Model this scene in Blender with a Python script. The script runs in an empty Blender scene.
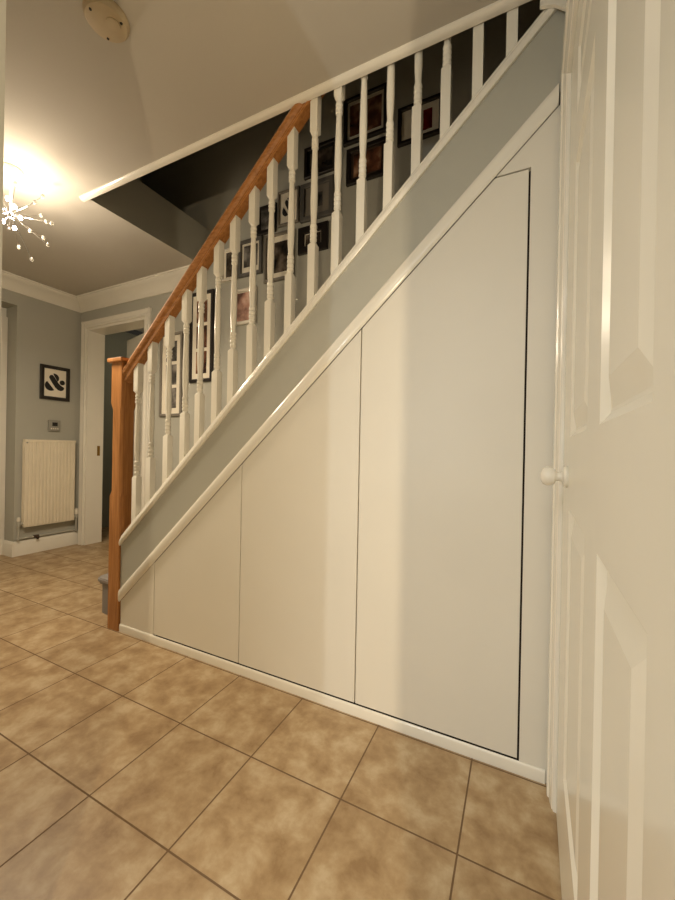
import bpy, bmesh, math, random
from mathutils import Vector, Matrix
random.seed(7)
S = bpy.context.scene
COL = S.collection

# ------------------------------------------------------------------ camera
F_PX = 374.249
YAW, PIT, ROL = (math.radians(a) for a in (25.9837, -0.1586, 1.0874))
cy, sy = math.cos(YAW), math.sin(YAW)
fw = Vector((-sy, cy, 0)); rt = Vector((cy, sy, 0)); up = Vector((0, 0, 1))
w_ = math.cos(PIT) * fw + math.sin(PIT) * up
u_ = math.cos(PIT) * up - math.sin(PIT) * fw
r3 = math.cos(ROL) * rt + math.sin(ROL) * u_
u3 = math.cos(ROL) * u_ - math.sin(ROL) * rt
cd = bpy.data.cameras.new('camera')
cd.sensor_fit = 'VERTICAL'; cd.sensor_height = 36.0; cd.sensor_width = 27.0
cd.lens = F_PX / 900 * 36.0
cd.clip_start = 0.005
cam = bpy.data.objects.new('camera', cd); COL.objects.link(cam)
m3 = Matrix((r3, u3, -w_)).transposed()
cam.matrix_world = Matrix.Translation((0, 0, 1.0)) @ m3.to_4x4()
S.camera = cam

# ------------------------------------------------------------------ world, lights, exposure
wd = bpy.data.worlds.new('world'); S.world = wd; wd.use_nodes = True
wd.node_tree.nodes['Background'].inputs[0].default_value = (0.9, 0.8, 0.6, 1)
wd.node_tree.nodes['Background'].inputs[1].default_value = 0.02
S.view_settings.view_transform = 'Standard'; S.view_settings.look = 'None'
S.view_settings.gamma = 1.0; S.view_settings.use_curve_mapping = False
S.view_settings.exposure = 0.12

def point(name, loc, watts, col, rad):
    l = bpy.data.lights.new(name, 'POINT'); l.energy = watts; l.color = col; l.shadow_soft_size = rad
    o = bpy.data.objects.new(name, l); o.location = loc; COL.objects.link(o); return o
LAMP = Vector((-2.41, 1.0, 2.19))                 # the hall's ceiling lamp
WARM = (1.0, 0.83, 0.62)
for k in range(3):
    a = k * 2.094 + .5
    point('hall_lamp_light', LAMP + Vector((.07 * math.cos(a), .07 * math.sin(a), .01)), 4.9, WARM, .025)
dl = bpy.data.lights.new('hall_fill_light', 'AREA'); dl.shape = 'DISK'; dl.size = .3; dl.energy = 20; dl.color = WARM   # added disk below the lamp, lifts floor and walls, spares the ceiling
do = bpy.data.objects.new('hall_fill_light', dl); do.location = LAMP + Vector((0, 0, -.27)); COL.objects.link(do)
# lamps and added fill behind the photographer, shining in through the opening
point('kitchen_lamp_light', (-.865, -1.5, 1.15), 31.0, (.94, 1.0, 1.0), .022)
point('kitchen_counter_light', (.46, -1.0, .95), 61.0, (1.0, .79, .53), .02)
ar = bpy.data.lights.new('kitchen_fill_light', 'AREA'); ar.energy = 29; ar.color = (.98, 1.0, 1.0); ar.size = 1.2  # unseen soft panel added to lift the hall from behind
ao = bpy.data.objects.new('kitchen_fill_light', ar); ao.location = (-.5, -1.7, 2.38); COL.objects.link(ao)

point('far_room_fill', (-3.3, 3.0, 2.1), 5.0, (1.0, .84, .62), .05)  # unseen lamp added so the room past the doorway isn't black

# ------------------------------------------------------------------ materials
def lin(c): return c / 12.92 if c <= .04045 else ((c + .055) / 1.055) ** 2.4
def mat(name, rgb, rough=.5, var=.04, scale=6.0, bump=0.0, bscale=60.0, metal=0.0, emit=None, spec=.5):
    m = bpy.data.materials.new(name); m.use_nodes = True
    n = m.node_tree.nodes; l = m.node_tree.links; p = n['Principled BSDF']
    c = tuple(lin(v / 255) for v in rgb)
    tc = n.new('ShaderNodeTexCoord'); no = n.new('ShaderNodeTexNoise'); no.inputs['Scale'].default_value = scale
    no.inputs['Detail'].default_value = 4
    l.new(tc.outputs['Object'], no.inputs['Vector'])
    rp = n.new('ShaderNodeValToRGB')
    rp.color_ramp.elements[0].position = .3; rp.color_ramp.elements[1].position = .7
    rp.color_ramp.elements[0].color = tuple(v * (1 - var) for v in c) + (1,)
    rp.color_ramp.elements[1].color = tuple(min(1, v * (1 + var)) for v in c) + (1,)
    l.new(no.outputs['Fac'], rp.inputs['Fac']); l.new(rp.outputs['Color'], p.inputs['Base Color'])
    p.inputs['Roughness'].default_value = rough; p.inputs['Metallic'].default_value = metal
    p.inputs['Specular IOR Level'].default_value = spec
    if bump:
        n2 = n.new('ShaderNodeTexNoise'); n2.inputs['Scale'].default_value = bscale
        b = n.new('ShaderNodeBump'); b.inputs['Strength'].default_value = bump; b.inputs['Distance'].default_value = .002
        l.new(tc.outputs['Object'], n2.inputs['Vector']); l.new(n2.outputs['Fac'], b.inputs['Height']); l.new(b.outputs['Normal'], p.inputs['Normal'])
    if emit:
        p.inputs['Emission Color'].default_value = emit[0] + (1,); p.inputs['Emission Strength'].default_value = emit[1]
    return m

M = {}
M['grey_wall'] = mat('grey_wall_paint', (177, 176, 165), .75, .02, 3, .12, 180)
M['white_wall'] = mat('pale_wall_paint', (222, 221, 212), .7, .02, 3, .1, 180)
M['ceiling'] = mat('ceiling_paint', (195, 189, 177), .85, .02, 2, .1, 120)
M['gloss'] = mat('white_gloss_paint', (236, 232, 220), .16, .015, 4, .05, 14)
M['door_gloss'] = mat('white_door_gloss', (232, 229, 217), .22, .015, 4, .08, 9)
M['panel'] = mat('white_satin_panel', (228, 224, 212), .42, .015, 3, .04, 30)
M['dark'] = mat('dark_gap_shade', (48, 40, 30), .9)  # dark colour stands in for shade inside the cupboard
M['radiator'] = mat('radiator_enamel', (232, 222, 200), .3)
M['carpet'] = mat('grey_stair_carpet', (136, 130, 124), .98, .15, 300, .5, 400)
M['chrome'] = mat('chrome', (220, 220, 220), .12, .01, 4, metal=1.0)
M['black'] = mat('black_frame', (34, 28, 24), .4)
M['brown'] = mat('dark_brown_frame', (66, 52, 42), .4)
M['silver'] = mat('silver_grey_frame', (128, 122, 112), .4)
M['grey_frame'] = mat('grey_frame', (96, 94, 90), .5)
M['white_frame'] = mat('white_frame', (230, 224, 210), .4)
M['mount'] = mat('cream_mount', (238, 230, 212), .8)
M['ink'] = mat('black_ink', (32, 30, 28), .7)
M['plastic'] = mat('white_plastic', (226, 220, 206), .4)
M['aged'] = mat('yellowed_plastic', (196, 178, 146), .5)
M['grey_plastic'] = mat('grey_plastic', (150, 148, 138), .45)
M['brass'] = mat('brass', (150, 118, 62), .3, metal=1.0)
M['mat'] = mat('dark_coir', (44, 36, 30), .98, .3, 200)
M['bulb'] = mat('lit_bulb', (255, 240, 220), .3, emit=((1, .86, .80), 40))
M['crystal'] = mat('crystal_bead', (255, 250, 240), .04, emit=None)
cp = M['crystal'].node_tree.nodes['Principled BSDF']; cp.inputs['Transmission Weight'].default_value = .75
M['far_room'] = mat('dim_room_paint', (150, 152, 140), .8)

def wood():
    m = mat('honey_oak', (186, 120, 62), .34)
    n = m.node_tree.nodes; l = m.node_tree.links; p = n['Principled BSDF']
    tc = n.new('ShaderNodeTexCoord'); mp = n.new('ShaderNodeMapping'); mp.inputs['Scale'].default_value = (38, 38, 2.2)
    no = n.new('ShaderNodeTexNoise'); no.inputs['Scale'].default_value = 2.2; no.inputs['Detail'].default_value = 6; no.inputs['Distortion'].default_value = .6
    rp = n.new('ShaderNodeValToRGB')
    rp.color_ramp.elements[0].position = .3; rp.color_ramp.elements[1].position = .72
    rp.color_ramp.elements[0].color = (lin(152/255), lin(98/255), lin(48/255), 1)
    rp.color_ramp.elements[1].color = (lin(192/255), lin(134/255), lin(78/255), 1)
    l.new(tc.outputs['Object'], mp.inputs['Vector']); l.new(mp.outputs['Vector'], no.inputs['Vector'])
    l.new(no.outputs['Fac'], rp.inputs['Fac']); l.new(rp.outputs['Color'], p.inputs['Base Color'])
    return m, mp
M['oak'], _ = wood()
M['oak_rail'], mp_ = wood(); mp_.inputs['Scale'].default_value = (2.5, 38, 38); mp_.inputs['Rotation'].default_value = (0, math.radians(43.3), 0)

def tile_mat():
    m = bpy.data.materials.new('beige_ceramic_tile'); m.use_nodes = True
    n = m.node_tree.nodes; l = m.node_tree.links; p = n['Principled BSDF']
    tc = n.new('ShaderNodeTexCoord'); mp = n.new('ShaderNodeMapping'); mp.inputs['Location'].default_value = (.1202 + .0015, -.0215 + .002, 0)
    l.new(tc.outputs['Object'], mp.inputs['Vector'])
    br = n.new('ShaderNodeTexBrick'); br.offset = 0.0; br.squash = 1.0
    br.inputs['Scale'].default_value = 1.0; br.inputs['Brick Width'].default_value = .3205; br.inputs['Row Height'].default_value = .317
    br.inputs['Mortar Size'].default_value = .0026; br.inputs['Mortar Smooth'].default_value = .3; br.inputs['Bias'].default_value = 0
    br.inputs['Color1'].default_value = (1, 1, 1, 1); br.inputs['Color2'].default_value = (.88, .87, .86, 1)
    l.new(mp.outputs['Vector'], br.inputs['Vector'])
    no = n.new('ShaderNodeTexNoise'); no.inputs['Scale'].default_value = 11; no.inputs['Detail'].default_value = 7; no.inputs['Roughness'].default_value = .62; no.inputs['Distortion'].default_value = .15
    l.new(tc.outputs['Object'], no.inputs['Vector'])
    rp = n.new('ShaderNodeValToRGB'); e = rp.color_ramp.elements
    e[0].position = .34; e[1].position = .68
    e[0].color = (lin(148/255), lin(120/255), lin(84/255), 1)
    e[1].color = (lin(196/255), lin(176/255), lin(143/255), 1)
    mid = e.new(.5); mid.color = (lin(173/255), lin(147/255), lin(110/255), 1)
    l.new(no.outputs['Fac'], rp.inputs['Fac'])
    mu = n.new('ShaderNodeMix'); mu.data_type = 'RGBA'; mu.blend_type = 'MULTIPLY'; mu.inputs[0].default_value = 1.0
    l.new(rp.outputs['Color'], mu.inputs[6]); l.new(br.outputs['Color'], mu.inputs[7])
    mx = n.new('ShaderNodeMix'); mx.data_type = 'RGBA'
    l.new(br.outputs['Fac'], mx.inputs[0]); l.new(mu.outputs[2], mx.inputs[6])
    mx.inputs[7].default_value = (lin(112/255), lin(88/255), lin(62/255), 1)
    l.new(mx.outputs[2], p.inputs['Base Color'])
    rr = n.new('ShaderNodeMapRange'); rr.inputs[1].default_value = 0; rr.inputs[2].default_value = 1; rr.inputs[3].default_value = .42; rr.inputs[4].default_value = .9
    l.new(br.outputs['Fac'], rr.inputs[0]); l.new(rr.outputs[0], p.inputs['Roughness'])
    hm = n.new('ShaderNodeMath'); hm.operation = 'MULTIPLY_ADD'; hm.inputs[1].default_value = -1.0
    l.new(br.outputs['Fac'], hm.inputs[0]); 
    sc = n.new('ShaderNodeMath'); sc.operation = 'MULTIPLY'; sc.inputs[1].default_value = .35
    l.new(no.outputs['Fac'], sc.inputs[0]); l.new(sc.outputs[0], hm.inputs[2])
    b = n.new('ShaderNodeBump'); b.inputs['Strength'].default_value = .5; b.inputs['Distance'].default_value = .003
    l.new(hm.outputs[0], b.inputs['Height']); l.new(b.outputs['Normal'], p.inputs['Normal'])
    return m
M['tile'] = tile_mat()

def photo_mat(name, cols, seed):
    m = bpy.data.materials.new(name); m.use_nodes = True
    n = m.node_tree.nodes; l = m.node_tree.links; p = n['Principled BSDF']
    tc = n.new('ShaderNodeTexCoord'); mp = n.new('ShaderNodeMapping'); mp.inputs['Location'].default_value = (seed * 3.1, seed, seed * 1.7)
    no = n.new('ShaderNodeTexNoise'); no.inputs['Scale'].default_value = 9; no.inputs['Detail'].default_value = 3
    rp = n.new('ShaderNodeValToRGB'); e = rp.color_ramp.elements
    e[0].position = .35; e[1].position = .68
    for k, c in enumerate((cols[0], cols[-1])): e[k].color = tuple(lin(v / 255) for v in c) + (1,)
    if len(cols) > 2:
        q = e.new(.52); q.color = tuple(lin(v / 255) for v in cols[1]) + (1,)
    l.new(tc.outputs['Object'], mp.inputs['Vector']); l.new(mp.outputs['Vector'], no.inputs['Vector'])
    l.new(no.outputs['Fac'], rp.inputs['Fac']); l.new(rp.outputs['Color'], p.inputs['Base Color'])
    p.inputs['Roughness'].default_value = .25
    return m

# ------------------------------------------------------------------ mesh helpers
ORIGIN = {}
def finish(bm, angle=35):
    bmesh.ops.recalc_face_normals(bm, faces=bm.faces[:])
    t = math.radians(angle)
    for f in bm.faces: f.smooth = True
    for e in bm.edges:
        e.smooth = len(e.link_faces) == 2 and e.calc_face_angle(0) < t
def obj(name, bm, m, parent=None, loc=(0, 0, 0), angle=35):
    finish(bm, angle)
    me = bpy.data.meshes.new(name); bm.to_mesh(me); bm.free()
    o = bpy.data.objects.new(name, me); COL.objects.link(o)
    for mm in (m if isinstance(m, (list, tuple)) else [m]): me.materials.append(mm)
    o.location = loc
    if parent is not None: attach(o, parent)
    return o
def attach(o, parent):
    o.parent = parent
    base = Vector(parent.location); q = parent
    while q.parent is not None:
        q = q.parent
        base = Vector((0, 0, 0))
        break
    # every part's vertices (or location) are given in world coordinates
    wm = world_of(parent)
    o.matrix_parent_inverse = wm.inverted()
def world_of(o):
    lm = Matrix.Translation(o.location) @ o.rotation_euler.to_matrix().to_4x4()
    if o.parent is None: return lm
    return world_of(o.parent) @ o.matrix_parent_inverse @ lm
def tag(o, label=None, cat=None, group=None, kind=None):
    if label: o['label'] = label
    if cat: o['category'] = cat
    if group: o['group'] = group
    if kind: o['kind'] = kind
    return o
def thing(name, label, cat, loc=(0, 0, 0), group=None, kind=None):
    o = bpy.data.objects.new(name, None); COL.objects.link(o); o.location = loc; o.empty_display_size = .05
    return tag(o, label, cat, group, kind)
def struct(name, bm, m, label=None, cat=None, angle=35):
    o = obj(name, bm, m, angle=angle)
    return tag(o, label, cat, None, 'structure')

def box(bm, a, b, mi=0, bev=0):
    x0, y0, z0 = a; x1, y1, z1 = b
    v = [bm.verts.new(p) for p in ((x0,y0,z0),(x1,y0,z0),(x1,y1,z0),(x0,y1,z0),(x0,y0,z1),(x1,y0,z1),(x1,y1,z1),(x0,y1,z1))]
    fs = [bm.faces.new([v[i] for i in q]) for q in ((0,3,2,1),(4,5,6,7),(0,1,5,4),(1,2,6,5),(2,3,7,6),(3,0,4,7))]
    for f in fs: f.material_index = mi
    if bev:
        es = list({e for f in fs for e in f.edges})
        bmesh.ops.bevel(bm, geom=es, offset=bev, segments=2, affect='EDGES', profile=.6)
    return fs
def B(a, b, bev=0):
    bm = bmesh.new(); box(bm, a, b, 0, bev); return bm
def prism(bm, pts, d):
    """closed polygon pts (3-D) extruded by vector d"""
    d = Vector(d)
    a = [bm.verts.new(p) for p in pts]; b = [bm.verts.new(Vector(p) + d) for p in pts]
    n = len(pts); fs = [bm.faces.new(a), bm.faces.new(b[::-1])]
    for i in range(n): fs.append(bm.faces.new((a[i], b[i], b[(i+1) % n], a[(i+1) % n])))
    return fs
def tube(bm, p0, p1, r, n=10, r1=None):
    p0, p1 = Vector(p0), Vector(p1); d = (p1 - p0); r1 = r if r1 is None else r1
    q = d.to_track_quat('Z', 'Y'); rings = []
    for p, rr in ((p0, r), (p1, r1)):
        rings.append([bm.verts.new(p + q @ Vector((rr*math.cos(2*math.pi*k/n), rr*math.sin(2*math.pi*k/n), 0))) for k in range(n)])
    for k in range(n): bm.faces.new((rings[0][k], rings[0][(k+1)%n], rings[1][(k+1)%n], rings[1][k]))
    bm.faces.new(rings[0][::-1]); bm.faces.new(rings[1])
def lathe(bm, prof, origin=(0,0,0), axis=(0,0,1), n=24):
    """prof: list of (radius, distance along axis)"""
    q = Vector(axis).to_track_quat('Z', 'Y'); o = Vector(origin); rings = []
    for r, h in prof:
        rings.append([bm.verts.new(o + q @ Vector((max(r,1e-4)*math.cos(2*math.pi*k/n), max(r,1e-4)*math.sin(2*math.pi*k/n), h))) for k in range(n)])
    for a, b in zip(rings, rings[1:]):
        for k in range(n): bm.faces.new((a[k], a[(k+1)%n], b[(k+1)%n], b[k]))
    bm.faces.new(rings[0][::-1]); bm.faces.new(rings[-1])
def sphere(bm, c, r, sz=1.0, n=12):
    prof = [(r*math.sin(math.pi*i/n), -r*sz*math.cos(math.pi*i/n)) for i in range(n+1)]
    lathe(bm, prof, c, (0,0,1), n*2)

# ------------------------------------------------------------------ dimensions
D = 1.301      # face of the under-stair wall
BW = 2.243     # face of the wall behind the stairs
LX = -3.982    # face of the radiator wall
CZ = 2.425     # ceiling height
SL = .943      # slope of the stairs
def cap_top(x): return 2.321 + SL * x
def cap_bot(x): return 2.268 + SL * x
def trim_top(x): return 2.033 + SL * x
def trim_bot(x): return 1.966 + SL * x
OPX = -2.275   # edge of the stairwell opening

# ------------------------------------------------------------------ setting
struct('floor', B((-4.6, -3.2, -.1), (2.8, 3.6, 0)), M['tile'])
bm = bmesh.new()     # ceiling slab, L-shaped round the stairwell
L_ = [(-4.3, -3.2), (2.8, -3.2), (2.8, D), (OPX, D), (OPX, 3.6), (-4.3, 3.6)]
for f in prism(bm, [(x, y, CZ) for x, y in L_], (0, 0, .31)):
    c = f.calc_center_median()
    if abs(c.x - OPX) < .01 and c.y > D: f.material_index = 1
struct('ceiling', bm, [M['ceiling'], M['grey_wall']])
# radiator wall with the front door recess
bm = bmesh.new()
box(bm, (LX - .3, 1.712, 0), (LX, BW + .16, CZ))
box(bm, (LX - .3, .18, 2.205), (LX, 1.712, CZ))
box(bm, (LX - .3, .18, 0), (LX, .72, 2.205))
struct('wall_left', bm, M['grey_wall'])
# back wall: doorway on the left, stairs and pictures on the right
DX0, DX1, DZ = -3.875, -3.012, 2.145
bm = bmesh.new()
box(bm, (LX, BW, 0), (DX0, BW + .16, 5.0))
box(bm, (DX0, BW, DZ), (DX1, BW + .16, 5.0))
box(bm, (DX1, BW, 0), (1.7, BW + .16, 5.0))
struct('wall_back', bm, M['grey_wall'])
# hall wall on the camera's side, ending at the opening the photographer stands in
struct('wall_front', B((-4.3, .17, 0), (-.752, .302, CZ)), M['grey_wall'])
# right wall, a degree and a half off square
A0 = Vector((.109, 1.214, 0)); TH = math.radians(1.6)
dv = Vector((-math.sin(TH), -math.cos(TH), 0)); nv = Vector((-math.cos(TH), math.sin(TH), 0))   # along the door, out of the wall
def W(s, n, z): return A0 + dv * s + nv * n + Vector((0, 0, z))
def wbox(bm, s0, s1, n0, n1, z0, z1): prism(bm, [W(s0,n0,z0), W(s1,n0,z0), W(s1,n1,z0), W(s0,n1,z0)], (0,0,z1-z0))
DS0, DS1, DTOP = .012, 1.0, 2.05
bm = bmesh.new()
wbox(bm, -.09, DS0 - .004, -.14, 0, 0, CZ)
wbox(bm, DS0 - .004, DS1 + .004, -.14, 0, DTOP, CZ)
wbox(bm, DS1 + .004, 1.16, -.14, 0, 0, CZ)
struct('wall_right', bm, M['grey_wall'])
# room behind the photographer
bm = bmesh.new()
box(bm, (-2.8, -3.1, 0), (2.6, -3.0, CZ)); box(bm, (-2.9, -3.1, 0), (-2.8, .17, CZ)); box(bm, (2.6, -3.1, 0), (2.7, .17, CZ))
box(bm, (.22, .04, 0), (2.7, .17, CZ))
struct('wall_rear', bm, M['white_wall'])
# room beyond the doorway
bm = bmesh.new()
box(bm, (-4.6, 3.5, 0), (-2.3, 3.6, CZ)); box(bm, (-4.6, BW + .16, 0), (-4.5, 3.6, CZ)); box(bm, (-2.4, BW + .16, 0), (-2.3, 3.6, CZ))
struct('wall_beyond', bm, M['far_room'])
# upstairs: landing walls and ceiling above the stairwell
struct('wall_landing', B((-3.2, .3, CZ + .31), (-3.1, BW, 5.0)), M['grey_wall'])
struct('wall_gallery', B((-3.2, .2, CZ + .31), (1.7, .3, 5.0)), M['grey_wall'])
struct('wall_stairhead', B((1.7, .2, CZ + .31), (1.8, BW + .16, 5.0)), M['grey_wall'])
struct('ceiling_upstairs', B((-3.2, .2, 5.0), (1.8, BW + .16, 5.1)), M['ceiling'])
struct('floor_landing', B((.46, D + .05, 2.5), (1.7, BW, 2.7)), M['carpet'])

# coving
cove_p = [(0, 0), (0, -.112), (.012, -.112), (.016, -.1), (.03, -.082), (.052, -.056), (.08, -.034), (.104, -.02), (.108, -.012), (.118, -.012), (.118, 0)]
bm = bmesh.new(); prism(bm, [(LX + p, .302, CZ + q) for p, q in cove_p], (0, BW - .302, 0))
struct('trim_1', bm, M['gloss'])
bm = bmesh.new(); prism(bm, [(LX, BW - p, CZ + q) for p, q in cove_p], (OPX - LX - .02, 0, 0))
struct('trim_2', bm, M['gloss'])
# beading along the edge of the stairwell opening
bm = bmesh.new()
prism(bm, [(OPX - .03, y, z) for y, z in ((1.276, CZ), (1.276, CZ - .006), (1.282, CZ - .013), (1.29, CZ - .017), (1.304, CZ - .017), (1.309, CZ - .012), (1.309, CZ + .06), (1.3005, CZ + .06), (1.3005, CZ))], (2.45, 0, 0))
struct('trim_3', bm, M['gloss'])
# white boxing where the stairs meet the ceiling in the right-hand corner
bm = bmesh.new()
prism(bm, [(x, 1.277, z) for x, z in ((.03, 2.349), (.068, 2.336), (.1085, 2.30), (.1085, CZ), (.03, CZ))], (0, .0098, 0))
struct('trim_7', bm, M['gloss'])
# skirting on the radiator wall
def skirt_prof(): return [(0, 0), (.018, 0), (.018, .085), (.014, .098), (.014, .108), (.008, .12), (.004, .128), (0, .13)]
bm = bmesh.new()
prism(bm, [(LX + p, 1.712, z) for p, z in skirt_prof()], (0, BW - 1.712 - .001, 0))
prism(bm, [(LX + .018, 1.712 - p, z) for p, z in skirt_prof()], (-.168, 0, 0))
struct('baseboard_left', bm, M['gloss'])
bm = bmesh.new(); prism(bm, [(-2.94 + .002, BW - p, z) for p, z in skirt_prof()], (.68, 0, 0))
struct('baseboard_back', bm, M['gloss'])

# architrave and lining of the far doorway
AP = [(0, 0), (0, .012), (.006, .018), (.02, .018), (.028, .014), (.05, .02), (.062, .022), (.068, .018), (.07, .01), (.07, 0)]   # across, out
def architrave(x0, x1, ztop, y, s=-1):
    bm = bmesh.new()
    prism(bm, [(x0 - a, y + s*o, 0) for a, o in AP], (0, 0, ztop + .07))
    prism(bm, [(x1 + a, y + s*o, 0) for a, o in AP], (0, 0, ztop + .07))
    prism(bm, [(x0 - .0699, y + s*o*.995, ztop + a) for a, o in AP], (x1 - x0 + .1398, 0, 0))
    return bm
bm = architrave(DX0, DX1, DZ, BW - .0005)
box(bm, (DX0 - .002, BW - .004, 0), (DX0 + .022, BW + .16, DZ)); box(bm, (DX1 - .022, BW - .004, 0), (DX1 + .002, BW + .16, DZ)); box(bm, (DX0 + .022, BW - .0035, DZ - .022), (DX1 - .022, BW + .1595, DZ + .002))
tr = struct('trim_4', bm, M['gloss'])
bm = bmesh.new(); box(bm, (DX0 + .0215, BW + .1, .885), (DX0 + .024, BW + .128, .985), 0, .001)
tag(obj('strike_plate', bm, M['brass'], tr), 'brass strike plate')

# panelled door leaf builder: face in the s-z plane, front towards +n
def panel_leaf(P, s0, s1, z0, z1, thick, panels, ins=((.0, 0), (.003, -.0022), (.013, -.0095), (.018, -.0100), (.052, -.0012))):
    bm = bmesh.new()
    ss = sorted({s0, s1} | {v for p in panels for v in p[:2]}); zs = sorted({z0, z1} | {v for p in panels for v in p[2:]})
    def inside(s, z): return any(a < s < b and c < z < d for a, b, c, d in panels)
    vv = {}
    def V(s, n, z):
        k = (round(s, 5), round(n, 5), round(z, 5))
        if k not in vv: vv[k] = bm.verts.new(P(s, n, z))
        return vv[k]
    for a, b in zip(ss, ss[1:]):
        for c, d in zip(zs, zs[1:]):
            if not inside((a+b)/2, (c+d)/2): bm.faces.new((V(a,0,c), V(b,0,c), V(b,0,d), V(a,0,d)))
    for a, b, c, d in panels:
        prev = None
        for i, n in ins:
            ring = [V(a+i,n,c+i), V(b-i,n,c+i), V(b-i,n,d-i), V(a+i,n,d-i)]
            if prev:
                for k in range(4): bm.faces.new((prev[k], prev[(k+1)%4], ring[(k+1)%4], ring[k]))
            else:                                     # split outer edges are shared with the grid
                pass
            prev = ring
        bm.faces.new(prev)
    back = [V(s0,-thick,z0), V(s1,-thick,z0), V(s1,-thick,z1), V(s0,-thick,z1)]
    bm.faces.new(back[::-1])
    for k, ax in ((0, 's'), (1, 'z'), (2, 's'), (3, 'z')):
        a = back[k]; b = back[(k+1)%4]
        if ax == 's':
            z = z0 if k == 0 else z1; row = [V(s,0,z) for s in ss]; row = row if k == 0 else row[::-1]
        else:
            s = s1 if k == 1 else s0; row = [V(s,0,z) for z in zs]; row = row if k == 1 else row[::-1]
        bm.faces.new([a] + row + [b])
    return bm

# the near white panelled door on the right
PA = (.21, .51); PB = (.635, .875)
pan = [(*p, *z) for p in (PA, PB) for z in ((.25, .872), (1.038, 1.665), (1.77, 1.93))]
d1 = struct('door_1', panel_leaf(lambda s, n, z: W(s, n, z), DS0, DS1, .004, DTOP - .003, .04, pan), M['door_gloss'],
            'white gloss six panel door with a round white knob filling the right edge', 'door', angle=4)
kb = bmesh.new()
lathe(kb, [(.0, 0), (.026, 0), (.027, .004), (.024, .008), (.014, .011), (.0105, .016), (.0105, .021), (.0125, .024), (.0195, .028), (.0232, .036), (.0232, .045), (.019, .0525), (.011, .057), (.0, .058)], W(.155, 0, .943), nv, 28)
obj('door_knob', kb, M['gloss'], d1)
# its architrave
bm = bmesh.new()
prof = [(-.082, 0), (-.082, .017), (-.078, .022), (-.062, .0225), (-.05, .021), (-.046, .0165), (-.04, .0165), (-.03, .015), (-.018, .0125), (-.012, .0115), (-.009, .0085), (-.004, .008), (-.002, 0)]
prism(bm, [W(DS0 + a - .002, o, 0) for a, o in prof], (0, 0, 2.125))
prism(bm, [W(DS1 - a + .006, o, 0) for a, o in prof], (0, 0, 2.125))
prism(bm, [W(DS0 - .083, o*.99, DTOP - a) for a, o in prof], dv * (DS1 - DS0 + .17))
struct('trim_5', bm, M['gloss'])

# door leaf ajar in the far doorway, hinged on the right-hand jamb
H2 = Vector((DX1 - .024, BW + .158, 0)); ph = math.radians(15)
e2 = Vector((-math.cos(ph), math.sin(ph), 0)); n2 = Vector((-math.sin(ph), -math.cos(ph), 0))
def P2(s, n, z): return H2 + e2 * s + n2 * n + Vector((0, 0, z))
pan2 = [(a, b, c, d) for a, b in ((.1, .35), (.44, .69)) for c, d in ((.2, .85), (1.02, 1.62), (1.73, 1.95))]
d2 = struct('door_2', panel_leaf(P2, 0, .79, .006, DZ - .03, .04, pan2), M['gloss'], 'white panelled door standing ajar in the far doorway', 'door', angle=4)
bm = bmesh.new(); lathe(bm, [(.0, 0), (.024, 0), (.024, .006), (.01, .01), (.01, .03), (.024, .04), (.026, .052), (.016, .064), (.0, .066)], P2(.735, 0, .98), n2, 20)
obj('door_knob', bm, M['brass'], d2)

# front door in the recess of the radiator wall
bm = bmesh.new(); fx = LX - .15
box(bm, (fx - .06, 1.632, 0), (fx, 1.71, 2.12), 0, .004); box(bm, (fx - .06, .722, 0), (fx, .8, 2.12), 0, .004); box(bm, (fx - .06, .8, 2.04), (fx, 1.632, 2.12), 0, .004)
box(bm, (fx - .06, .722, 2.12), (fx - .03, 1.71, 2.203))
struct('trim_6', bm, M['gloss'])
d3 = struct('door_3', panel_leaf(lambda s, n, z: Vector((fx - .012 + n, .804 + s, z)), 0, .824, .01, 2.036, .04, [(.12, .70, .2, .9), (.12, .70, 1.05, 1.9)]), M['gloss'], 'white front door at the left edge of the picture', 'door', angle=4)
bm = bmesh.new()
box(bm, (fx - .0125, 1.585, .80), (fx - .004, 1.625, 1.0), 0, .003); tube(bm, (fx - .01, 1.605, .915), (fx + .04, 1.605, .915), .009); tube(bm, (fx + .036, 1.612, .915), (fx + .036, 1.50, .915), .010)
tag(obj('door_handle', bm, M['black'], d3), 'black lever handle')

# ------------------------------------------------------------------ staircase
st = thing('staircase', 'grey painted staircase string with white mouldings rising to the right behind the oak newel', 'staircase', (-2.17, 1.78, 0))
X0, X1 = -1.95, .30
def slope(bm, prof, x0, x1):
    """prof: (y, height, slope offset) at x = 0, run along the stair slope"""
    prism(bm, [(x0, y, z + SL*x0) for y, z in prof], (x1 - x0, 0, SL*(x1 - x0)))
bm = bmesh.new(); xs = -1.9178
prism(bm, [(x, D, z) for x, z in ((xs, trim_top(xs) - .03), (.105, trim_top(.105) - .03), (.105, cap_bot(.105)), (xs, cap_bot(xs)))], (0, .04, 0))
prism(bm, [(x, D + .012, z) for x, z in ((.105, trim_top(.105) - .03), (X1, trim_top(X1) - .03), (X1, cap_bot(X1)), (.105, cap_bot(.105)))], (0, .028, 0))
obj('string_board', bm, M['grey_wall'], st)
bm = bmesh.new()
slope(bm, [(1.302, 1.968), (1.297, 1.966), (1.292, 1.972), (1.289, 1.985), (1.289, 2.012), (1.292, 2.026), (1.297, 2.033), (1.302, 2.033)], -1.9178, .0855)
obj('string_moulding', bm, M['gloss'], st)
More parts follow.
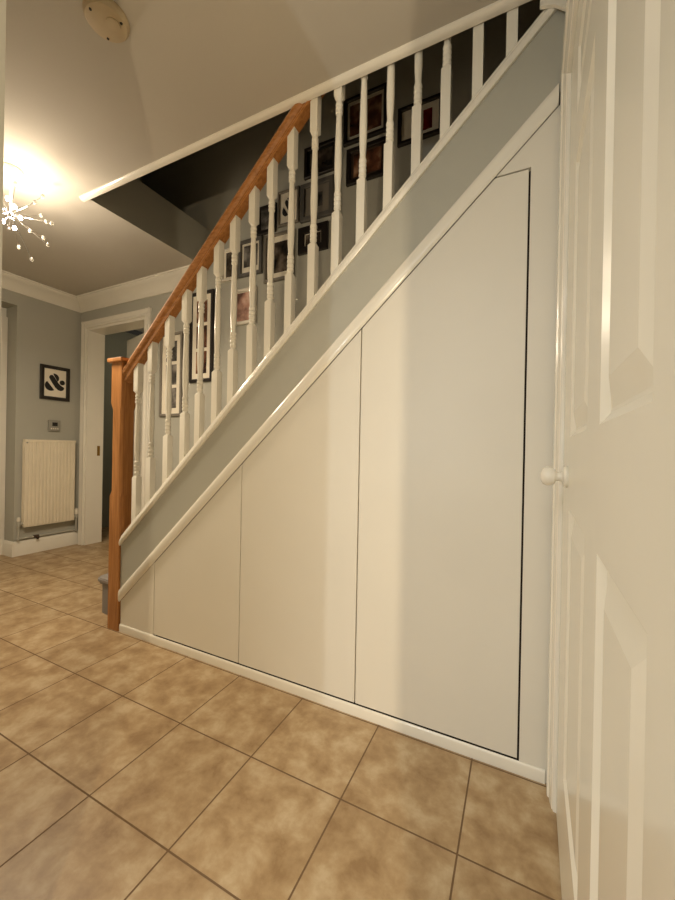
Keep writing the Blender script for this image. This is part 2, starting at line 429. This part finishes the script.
# risers and treads under grey carpet
RI = 2.70 / 13; GO = RI / SL; XR = -2.165
stepm = None
for k in range(12):
    x = XR + k * GO; z = (k + 1) * RI
    if k == 0:
        x -= .085; bm = bmesh.new()
        pts = [(x, 2.24), (x, 1.43), (x + .012, 1.41), (x + .03, 1.395), (x + .06, 1.39), (x + .31, 1.39), (x + .31, 2.24)]
        prism(bm, [(a, b, 0) for a, b in pts], (0, 0, RI - .03))
        pts = [(x - .028, 2.24), (x - .028, 1.43), (x - .02, 1.40), (x, 1.386), (x + .03, 1.383), (x + .31, 1.383), (x + .31, 2.24)]
        fs = prism(bm, [(a, b, RI - .032) for a, b in pts], (0, 0, .032))
        bmesh.ops.bevel(bm, geom=list({e for f in fs[:2] for e in f.edges}), offset=.009, segments=3, affect='EDGES')
        tag(obj('step', bm, M['carpet'], st), 'bottom step with rounded corner')
    else:
        if k < 3:                                         # the second step stops short of the newel
            bm = bmesh.new()
            prof = [(0, -RI), (0, -.034), (-.02, -.03), (-.027, -.016), (-.02, -.004), (-.008, 0), (GO + .01, 0), (GO + .01, -RI)]
            ya = 1.383 if k == 1 else 1.367
            prism(bm, [(a, ya, b) for a, b in prof], (0, 2.239 - ya, 0))
            o = obj('step', bm, M['carpet'], None, (x, 0, z)); stepm = o
        else:
            o = stepm.copy(); COL.objects.link(o); o.parent = None; o.matrix_parent_inverse = Matrix(); o.location = (x, 0, z)
        attach(o, st)

# ------------------------------------------------------------------ balustrade
ba = thing('balustrade', 'oak handrail and newel post with a row of turned white balusters along the stairs', 'balustrade', (-1.957, 1.335, 0))
NX, NY = -1.963, 1.335
def sqring(bm, cx, cy_, z, h, c):
    p = [(-h, -h + c), (-h + c, -h), (h - c, -h), (h, -h + c), (h, h - c), (h - c, h), (-h + c, h), (-h, h - c)]
    return [bm.verts.new((cx + a, cy_ + b, z)) for a, b in p]
def loft(bm, rings):
    n = len(rings[0])
    for a, b in zip(rings, rings[1:]):
        for k in range(n): bm.faces.new((a[k], a[(k+1)%n], b[(k+1)%n], b[k]))
    bm.faces.new(rings[0][::-1]); bm.faces.new(rings[-1])
bm = bmesh.new()
loft(bm, [sqring(bm, NX, NY, z, h, c) for z, h, c in ((0, .0445, .003), (.72, .0445, .003), (.75, .041, .011), (1.19, .041, .011), (1.225, .0445, .003), (1.443, .0445, .003))])
nw = obj('newel_post', bm, M['oak'], ba)
bm = bmesh.new()
loft(bm, [sqring(bm, NX, NY, z, h, c) for z, h, c in ((1.443, .052, .003), (1.448, .060, .003), (1.461, .061, .003), (1.467, .059, .003), (1.478, .01, .003))])
obj('newel_cap', bm, M['oak'], nw)
# handrail, swept up the slope
BY = 1.326
hr = [(-.022, 3.184), (-.024, 3.196), (-.019, 3.208), (-.021, 3.216), (-.031, 3.226), (-.034, 3.242), (-.029, 3.258), (-.016, 3.268), (0, 3.272)]
hr = hr + [(-y, z) for y, z in hr[::-1][1:]]
RS = .95; bm = bmesh.new(); hx0, hx1 = NX + .0455, .32
prism(bm, [(hx0, BY + y, z - .025 + RS*hx0) for y, z in hr], (hx1 - hx0, 0, RS*(hx1 - hx0)))
obj('handrail', bm, M['oak_rail'], ba)
cr = [(-.034, 2.2687), (-.0375, 2.276), (-.0385, 2.288), (-.0345, 2.3), (-.03, 2.306), (-.029, 2.314), (-.024, 2.321)]
cr = cr + [(-y, z) for y, z in cr[::-1]]
bm = bmesh.new(); slope(bm, [(BY + y, z) for y, z in cr], -1.9178, .31)
obj('base_rail', bm, M['gloss'], ba)
# baluster, feet and head cut to the slope
def baluster(H):
    bm = bmesh.new(); N = 16; h = .0165
    def ring(z, r, sq, sl=0):
        out = []
        for k in range(N):
            a = 2*math.pi*k/N; c, s = math.cos(a), math.sin(a)
            rr = r * (1 - sq) + sq * r / max(abs(c), abs(s))
            out.append(bm.verts.new((rr*c, rr*s, z + sl*SL*rr*c)))
        return out
    R = [(-.002, h, 1, 1), (.235, h, 1, 0), (.243, .0150, .25, 0), (.2445, .0118, 0, 0), (.252, .0118, 0, 0)]
    z = .252
    for k in range(4):                                   # bead cluster at the foot
        R += [(z + .002, .0142, 0, 0), (z + .008, .0150, 0, 0), (z + .014, .0140, 0, 0), (z + .016, .0118, 0, 0)]; z += .018
    R += [(z + .01, .0116, 0, 0), (z + .05, .0140, 0, 0), (z + .10, .0152, 0, 0), (z + .18, .0142, 0, 0), (z + .27, .0118, 0, 0), (z + .305, .0108, 0, 0)]
    z += .305
    for k in range(3):
        R += [(z + .002, .0138, 0, 0), (z + .007, .0146, 0, 0), (z + .012, .0136, 0, 0), (z + .014, .0112, 0, 0)]; z += .016
    R += [(z + .004, .0118, 0, 0), (z + .010, .0150, .25, 0), (z + .018, h, 1, 0), (H, h, 1, 1)]
    loft(bm, [ring(*r) for r in R]); return bm
bx = [-1.833, -1.726, -1.602, -1.485, -1.388, -1.282, -1.187, -1.081, -.985, -.883, -.774, -.667, -.562, -.455, -.352, -.252, -.149, -.047, .055, .155]
b0 = None
for x in bx:
    loc = (x, BY, cap_top(x))
    if b0 is None or x == -.883:                         # the upper ones are a little longer
        b0 = o = obj('baluster', baluster(.845 if b0 is None else .874), M['gloss'], None, loc)
    else:
        o = b0.copy(); COL.objects.link(o); o.parent = None; o.matrix_parent_inverse = Matrix(); o.location = loc
    attach(o, ba)

# ------------------------------------------------------------------ under-stairs cupboard
cu = thing('under_stairs_cupboard', 'white built-in cupboard with three flush doors under the staircase', 'cupboard', (-.9, 1.33, 0))
G = .0022; FY = D + .0005; FT = .018
def tl(x): return trim_bot(x) - .001
def poly(pts, y=FY, t=FT, bev=.0012):
    bm = bmesh.new(); fs = prism(bm, [(x, y, z) for x, z in pts], (0, t, 0))
    if bev: bmesh.ops.bevel(bm, geom=list(fs[0].edges), offset=bev, segments=1, affect='EDGES')
    return bm
xa, xb, xc, xd, zt = -1.653, -1.1025, -.543, .012, 1.884
for pts in ([(-1.912, .0), (xa - G, .0), (xa - G, tl(xa)), (-1.912, tl(-1.912))],
            [(xd + G*1.3, .0), (.105, .0), (.105, tl(.105)), ((zt + G - 1.965) / SL, zt + G), (xd + G*1.3, zt + G)]):
    bm = bmesh.new(); prism(bm, [(x, FY, z) for x, z in pts], (0, FT, 0))
    obj('face_frame', bm, M['panel'], cu)
bm = bmesh.new()
prism(bm, [(-1.905, D + .022, .002), (.105, D + .022, .002), (.105, D + .022, trim_bot(.105)), (-1.905, D + .022, trim_bot(-1.905))], (0, .016, 0))
obj('gap_shade_sheet', bm, M['dark'], cu)  # sheet painted dark as the shade behind the door gaps
zb = lambda x: .044
for n_, (p, q) in enumerate(((xa, xb), (xb, xc))):
    obj('door', poly([(p + G, zb(0)), (q - G, zb(0)), (q - G, tl(q - G)), (p + G, tl(p + G))]), M['panel'], cu)['label'] = ('lowest flush door', 'middle flush door')[n_]
xk = (zt - G - 1.965) / SL
obj('door', poly([(xc + G, zb(0)), (xd - G*1.3, zb(0)), (xd - G*1.3, zt - G), (xk, zt - G), (xc + G, tl(xc + G))]), M['panel'], cu)['label'] = 'tallest flush door'
bm = bmesh.new()
prism(bm, [(-1.912, y, z) for y, z in ((1.301, 0), (1.295, 0), (1.2945, .031), (1.296, .037), (1.2985, .0395), (1.301, .0395))], (1.999, 0, 0))
obj('plinth', bm, M['gloss'], cu)

# ------------------------------------------------------------------ radiator
ra = thing('radiator', 'white ribbed panel radiator on the grey wall under the framed ampersand', 'radiator', (LX, 1.965, .24))
bm = bmesh.new(); RX = LX + .062; y0, y1, rz0, rz1 = 1.762, 2.178, .252, 1.034
pts = [(RX - .03, y0)]; nfl = 13
pts += [(RX - .006, y0), (RX, y0 + .006)]
for k in range(nfl):
    a = y0 + .02 + (y1 - y0 - .04) * k / nfl; wv = (y1 - y0 - .04) / nfl
    pts += [(RX, a + .004), (RX - .006, a + .009), (RX - .006, a + .013), (RX, a + .018)]
pts += [(RX, y1 - .006), (RX - .006, y1), (RX - .03, y1)]
prism(bm, [(x, y, rz0 + .012) for x, y in pts], (0, 0, rz1 - rz0 - .035))
box(bm, (RX - .03, y0 + .001, rz0), (RX - .003, y1 - .001, rz0 + .0125), 0, .004)
obj('panel', bm, M['radiator'], ra)
bm = bmesh.new()
box(bm, (LX + .014, y0 - .002, rz1 - .024), (RX + .002, y1 + .002, rz1), 0, .004); box(bm, (LX + .014, y0 - .0025, rz0 + .02), (RX - .028, y0 + .004, rz1 - .02)); box(bm, (LX + .014, y1 - .004, rz0 + .02), (RX - .028, y1 + .0025, rz1 - .02))
obj('casing', bm, M['radiator'], ra)
bm = bmesh.new(); lathe(bm, [(.0, 0), (.007, 0), (.007, .006), (.004, .008), (0, .008)], (RX - .002, y0 + .012, rz1 - .03), (1, 0, 0), 12)
obj('bleed_plug', bm, M['grey_plastic'], ra)
bm = bmesh.new(); vx = LX + .034
for s, y in ((1, y1), (-1, y0)):
    tube(bm, (vx, y, .285), (vx, y + s*.034, .285), .011); tube(bm, (vx, y + s*.030, .29), (vx, y + s*.030, .146), .0075); tube(bm, (vx, y + s*.03, .265), (vx, y + s*.03, .31), .014)
tube(bm, (LX + .012, y1 + .034, .146), (LX + .012, y0 - .034, .150), .0085)
for y in (y0 - .03, y1 + .03): tube(bm, (LX + .008, y, .147), (vx + .006, y, .147), .008)
obj('pipe', bm, M['grey_wall'], ra)
bm = bmesh.new(); lathe(bm, [(.0, 0), (.015, 0), (.0165, .01), (.0155, .045), (.011, .055), (0, .056)], (vx, y1 + .03, .305), (0, 0, 1), 16)
obj('valve', bm, M['plastic'], ra)
bm = bmesh.new(); lathe(bm, [(.0, 0), (.012, 0), (.013, .01), (.0125, .03), (.008, .04), (0, .041)], (vx, y0 - .03, .305), (0, 0, 1), 16)
obj('lockshield', bm, M['plastic'], ra)
bm = bmesh.new(); tube(bm, (LX + .012, y0 + .095, .15), (LX + .012, y0 + .135, .15), .013); tube(bm, (LX + .012, y0 + .115, .15), (LX + .045, y0 + .115, .135), .012)
obj('drain_tap', bm, M['brown'], ra)

# thermostat
th = thing('thermostat', 'small square thermostat on the grey wall just above the radiator', 'thermostat', (LX, 2.01, 1.17))
bm = bmesh.new(); box(bm, (LX, 1.962, 1.118), (LX + .02, 2.06, 1.222), 0, .004); obj('body', bm, M['grey_plastic'], th)
bm = bmesh.new(); box(bm, (LX + .0195, 1.99, 1.165), (LX + .022, 2.035, 1.2), 0, .001); tag(obj('screen', bm, M['ink'], th), 'dark display')
for k in range(4):
    bm = bmesh.new(); box(bm, (LX + .0195, 1.978 + k*.018, 1.135), (LX + .0225, 1.988 + k*.018, 1.147), 0, .001); obj('button', bm, M['plastic'], th)

# ------------------------------------------------------------------ pictures
def frame(P, w, h, fm, bw, label, mount=None, photos=(), glyph=None, name='picture_frame', depth=.022, group=None, pmat=None):
    """P(a, n, z): a across, n out of the wall, z up, from the lower left corner"""
    t = thing(name, label, 'picture', P(w/2, 0, h/2), group)
    bm = bmesh.new()
    def bx_(a0, a1, n0, n1, z0, z1):
        prism(bm, [P(a0,n0,z0), P(a1,n0,z0), P(a1,n0,z1), P(a0,n0,z1)], P(0, n1, 0) - P(0, n0, 0))
    o = [(0, 0), (w, 0), (w, h), (0, h)]; i = [(bw, bw), (w-bw, bw), (w-bw, h-bw), (bw, h-bw)]
    rings = []
    for n, q, e in ((0.001, o, 0), (depth*.85, o, 0), (depth, o, .004), (depth, i, -.004), (depth*.8, i, 0), (.001, i, 0)):
        c = []
        for a, z in q:
            a2 = a + (e if a < w/2 else -e); z2 = z + (e if z < h/2 else -e)
            c.append(bm.verts.new(P(a2, n, z2)))
        rings.append(c)
    for a, b in zip(rings, rings[1:] + rings[:1]):
        for k in range(4): bm.faces.new((a[k], a[(k+1)%4], b[(k+1)%4], b[k]))
    obj('frame', bm, fm, t)
    e = bw - .002
    bm = bmesh.new(); bx_(e, w - e, .004, .008, e, h - e)
    obj('mount', bm, mount or M['mount'], t)
    for (a0, a1, z0, z1, mt) in photos:
        bm = bmesh.new(); bx_(a0, a1, .0078, .0095, z0, z1); obj('photo', bm, mt, t)
    if glyph: glyph(t, P, w, h)
    return t
def PB_(x0, z0): return lambda a, n, z: Vector((x0 + a, BW - n, z0 + z))
def PL_(y0, z0): return lambda a, n, z: Vector((LX + n, y0 + a, z0 + z))

# stencil ampersand, drawn in a unit square
def amp_shapes():
    out = []
    def arc(cx, cy_, r, a0, a1, n=18): return [(cx + r*math.cos(math.radians(a0 + (a1-a0)*k/n)), cy_ + r*math.sin(math.radians(a0 + (a1-a0)*k/n))) for k in range(n+1)]
    # long diagonal stroke with curled ends
    out.append([(.20, .86), (.25, .93), (.34, .96), (.44, .88), (.55, .70), (.69, .50), (.83, .38), (.95, .32), (.98, .24), (.92, .14), (.80, .09), (.66, .12), (.52, .24), (.36, .48), (.24, .68), (.19, .78)])
    out.append(arc(.45, .80, .25, 105, -48))                       # upper bowl
    out.append(arc(.27, .33, .295, 128, 308))                      # lower bowl
    out.append(arc(.87, .58, .14, 0, 345))                       # dot
    return out
def amp(scale, slim=1.0, mt=None):
    def g(t, P, w, h):
        bm = bmesh.new(); s = scale * min(w, h); x0 = (w - s*slim)/2; z0 = (h - s)/2
        for pts in amp_shapes():
            prism(bm, [P(x0 + a*s*slim, .0079, z0 + b*s) for a, b in pts], P(0, .0105, 0) - P(0, .0079, 0))
        tag(obj('lettering', bm, mt or M['ink'], t), 'bold black stencil ampersand')
    return g
frame(PL_(1.89, 1.412), .248, .32, M['black'], .03, 'black framed ampersand print on the grey wall above the radiator', glyph=amp(.66))

dk = [photo_mat('dim_photo_print', [(28, 26, 24), (70, 62, 54), (120, 108, 96)], k + 1) for k in range(4)]
br_ = [photo_mat('warm_photo_print', [(46, 30, 24), (110, 70, 50), (176, 138, 108)], k + 11) for k in range(4)]
gy = [photo_mat('grey_photo_print', [(40, 40, 40), (96, 92, 88), (166, 160, 152)], k + 21) for k in range(4)]
rd = photo_mat('red_photo_print', [(70, 12, 12), (130, 30, 24), (60, 26, 20)], 31)
pk = photo_mat('pink_photo_print', [(96, 66, 56), (188, 142, 124), (232, 204, 186)], 41)
def tri(w, h, ms, mx=.07, my=.07, gap=.028):
    ph_ = (h - 2*my - 2*gap) / 3
    return [(mx, w - mx, my + k*(ph_ + gap), my + k*(ph_ + gap) + ph_, ms[k % len(ms)]) for k in range(3)]
GP = 'framed pictures on the staircase wall'
frame(PB_(-2.806, 1.25), .266, .706, M['silver'], .022, 'tall silver framed trio of photographs, lowest picture beside the stairs', photos=tri(.266, .706, gy), group=GP)
frame(PB_(-2.458, 1.52), .254, .73, M['black'], .026, 'tall black framed trio of photographs, second picture up the stairs', photos=tri(.254, .73, br_), group=GP)
frame(PB_(-2.01, 1.93), .225, .272, M['white_frame'], .024, 'white framed pinkish photograph hanging lowest right of the tall black trio', photos=[(.03, .195, .03, .242, pk)], group=GP)
frame(PB_(-2.13, 2.288), .16, .25, M['white_frame'], .02, 'small white framed dark photograph leftmost in its row just under the handrail', photos=[(.045, .115, .03, .22, dk[0])], group=GP)
frame(PB_(-1.955, 2.29), .218, .275, M['grey_frame'], .026, 'grey framed photograph between the small white frame and the large pale mounted one', photos=[(.045, .173, .07, .23, gy[1])], group=GP)
frame(PB_(-1.715, 2.206), .258, .345, M['silver'], .022, 'brown-grey framed dark photograph in a wide pale mount, centre of the picture wall', photos=[(.085, .205, .06, .28, dk[1])], group=GP)
frame(PB_(-1.424, 2.352), .234, .185, M['black'], .05, 'small thick black frame with a thin white inner line, right of the pale mounted photograph', photos=[(.058, .176, .056, .129, dk[2])], group=GP)
frame(PB_(-1.785, 2.57), .168, .206, M['black'], .03, 'small dark frame left of the pale ampersand print', photos=[(.03, .138, .03, .176, gy[2])], mount=M['ink'], group=GP)
frame(PB_(-1.602, 2.59), .178, .25, M['silver'], .016, 'pale print of a slim black ampersand on the staircase wall', glyph=amp(.7, .8), group=GP)
frame(PB_(-1.41, 2.574), .258, .262, M['grey_frame'], .034, 'square grey frame right of the pale ampersand print', mount=M['silver'], photos=[(.09, .17, .085, .18, gy[3])], group=GP)
frame(PB_(-1.385, 2.87), .262, .21, M['black'], .028, 'wide dark frame hanging above the square grey frame', mount=M['ink'], photos=[(.045, .217, .045, .165, dk[3])], group=GP)
frame(PB_(-1.085, 3.0), .30, .30, M['black'], .024, 'dark frame with a reddish brown photograph in the upper row under the ceiling edge', photos=[(.04, .26, .05, .25, br_[1])], group=GP)
frame(PB_(-1.06, 2.73), .29, .235, M['black'], .03, 'dark frame with a brown photograph just below the reddish brown one', mount=M['brown'], photos=[(.05, .24, .045, .19, br_[2])], group=GP)
frame(PB_(-.715, 2.872), .275, .23, M['black'], .024, 'dark frame with a red picture in a cream mount, highest up the stairs', photos=[(.10, .21, .05, .17, rd)], group=GP)

# ------------------------------------------------------------------ ceiling things
sd = thing('smoke_detector', 'round white smoke detector on the ceiling at the top edge', 'smoke detector', (-1.262, .775, CZ))
bm = bmesh.new(); c0 = Vector((-1.262, .775, CZ))
lathe(bm, [(.0, 0), (.066, 0), (.068, .006), (.066, .016), (.06, .024), (.04, .027), (.0, .028)], c0, (0, 0, -1), 36)
obj('body', bm, M['aged'], sd)
bm = bmesh.new(); lathe(bm, [(.0, 0), (.021, 0), (.02, .005), (.0, .006)], c0 + Vector((.022, .008, -.0265)), (0, 0, -1), 20); obj('test_button', bm, M['aged'], sd)
for a in (.4, 2.5, 4.6):
    bm = bmesh.new(); p = c0 + Vector((.05*math.cos(a), .05*math.sin(a), -.0245)); lathe(bm, [(0, 0), (.0045, 0), (.004, .003), (0, .003)], p, (0, 0, -1), 10); obj('screw', bm, M['ink'], sd)

ch = thing('ceiling_lamp', 'starburst ceiling lamp with thin arms and sparkling beads at the left edge', 'lamp', LAMP)
bm = bmesh.new(); lathe(bm, [(0, 0), (.05, 0), (.052, .006), (.045, .018), (.012, .026), (.006, .03), (.005, CZ - LAMP.z - .01), (0, CZ - LAMP.z - .01)], (LAMP.x, LAMP.y, CZ), (0, 0, -1), 24)
obj('canopy', bm, M['plastic'], ch)
bm = bmesh.new(); sphere(bm, LAMP, .018, 1, 8); obj('hub', bm, M['chrome'], ch)
NA = 30
for k in range(NA):
    zz = 1 - 2*(k + .5)/NA; rr = math.sqrt(1 - zz*zz); a = k * 2.39996
    d = Vector((rr*math.cos(a), rr*math.sin(a), zz*.85))
    lit = k % 4 == 1
    ln = .085 if lit else .15 + .09*random.random()
    e = LAMP + d * ln
    if e.z > CZ - .03: e.z = CZ - .03
    bm = bmesh.new(); tube(bm, LAMP + d*.014, e, .0014, 6); ar_ = obj('arm', bm, M['chrome'], ch)
    bm = bmesh.new()
    if lit: sphere(bm, e, .009, 1.3, 6); obj('bulb', bm, M['bulb'], ar_)
    else:
        sphere(bm, e, .0095, 1.25, 5); obj('bead', bm, M['crystal'], ar_)

# doormat by the front door
bm = bmesh.new(); box(bm, (LX - .08, .9, 0), (LX + .02, 1.60, .014), 0, .003)
tag(obj('doormat', bm, M['mat']), 'dark doormat at the foot of the front door', 'doormat')
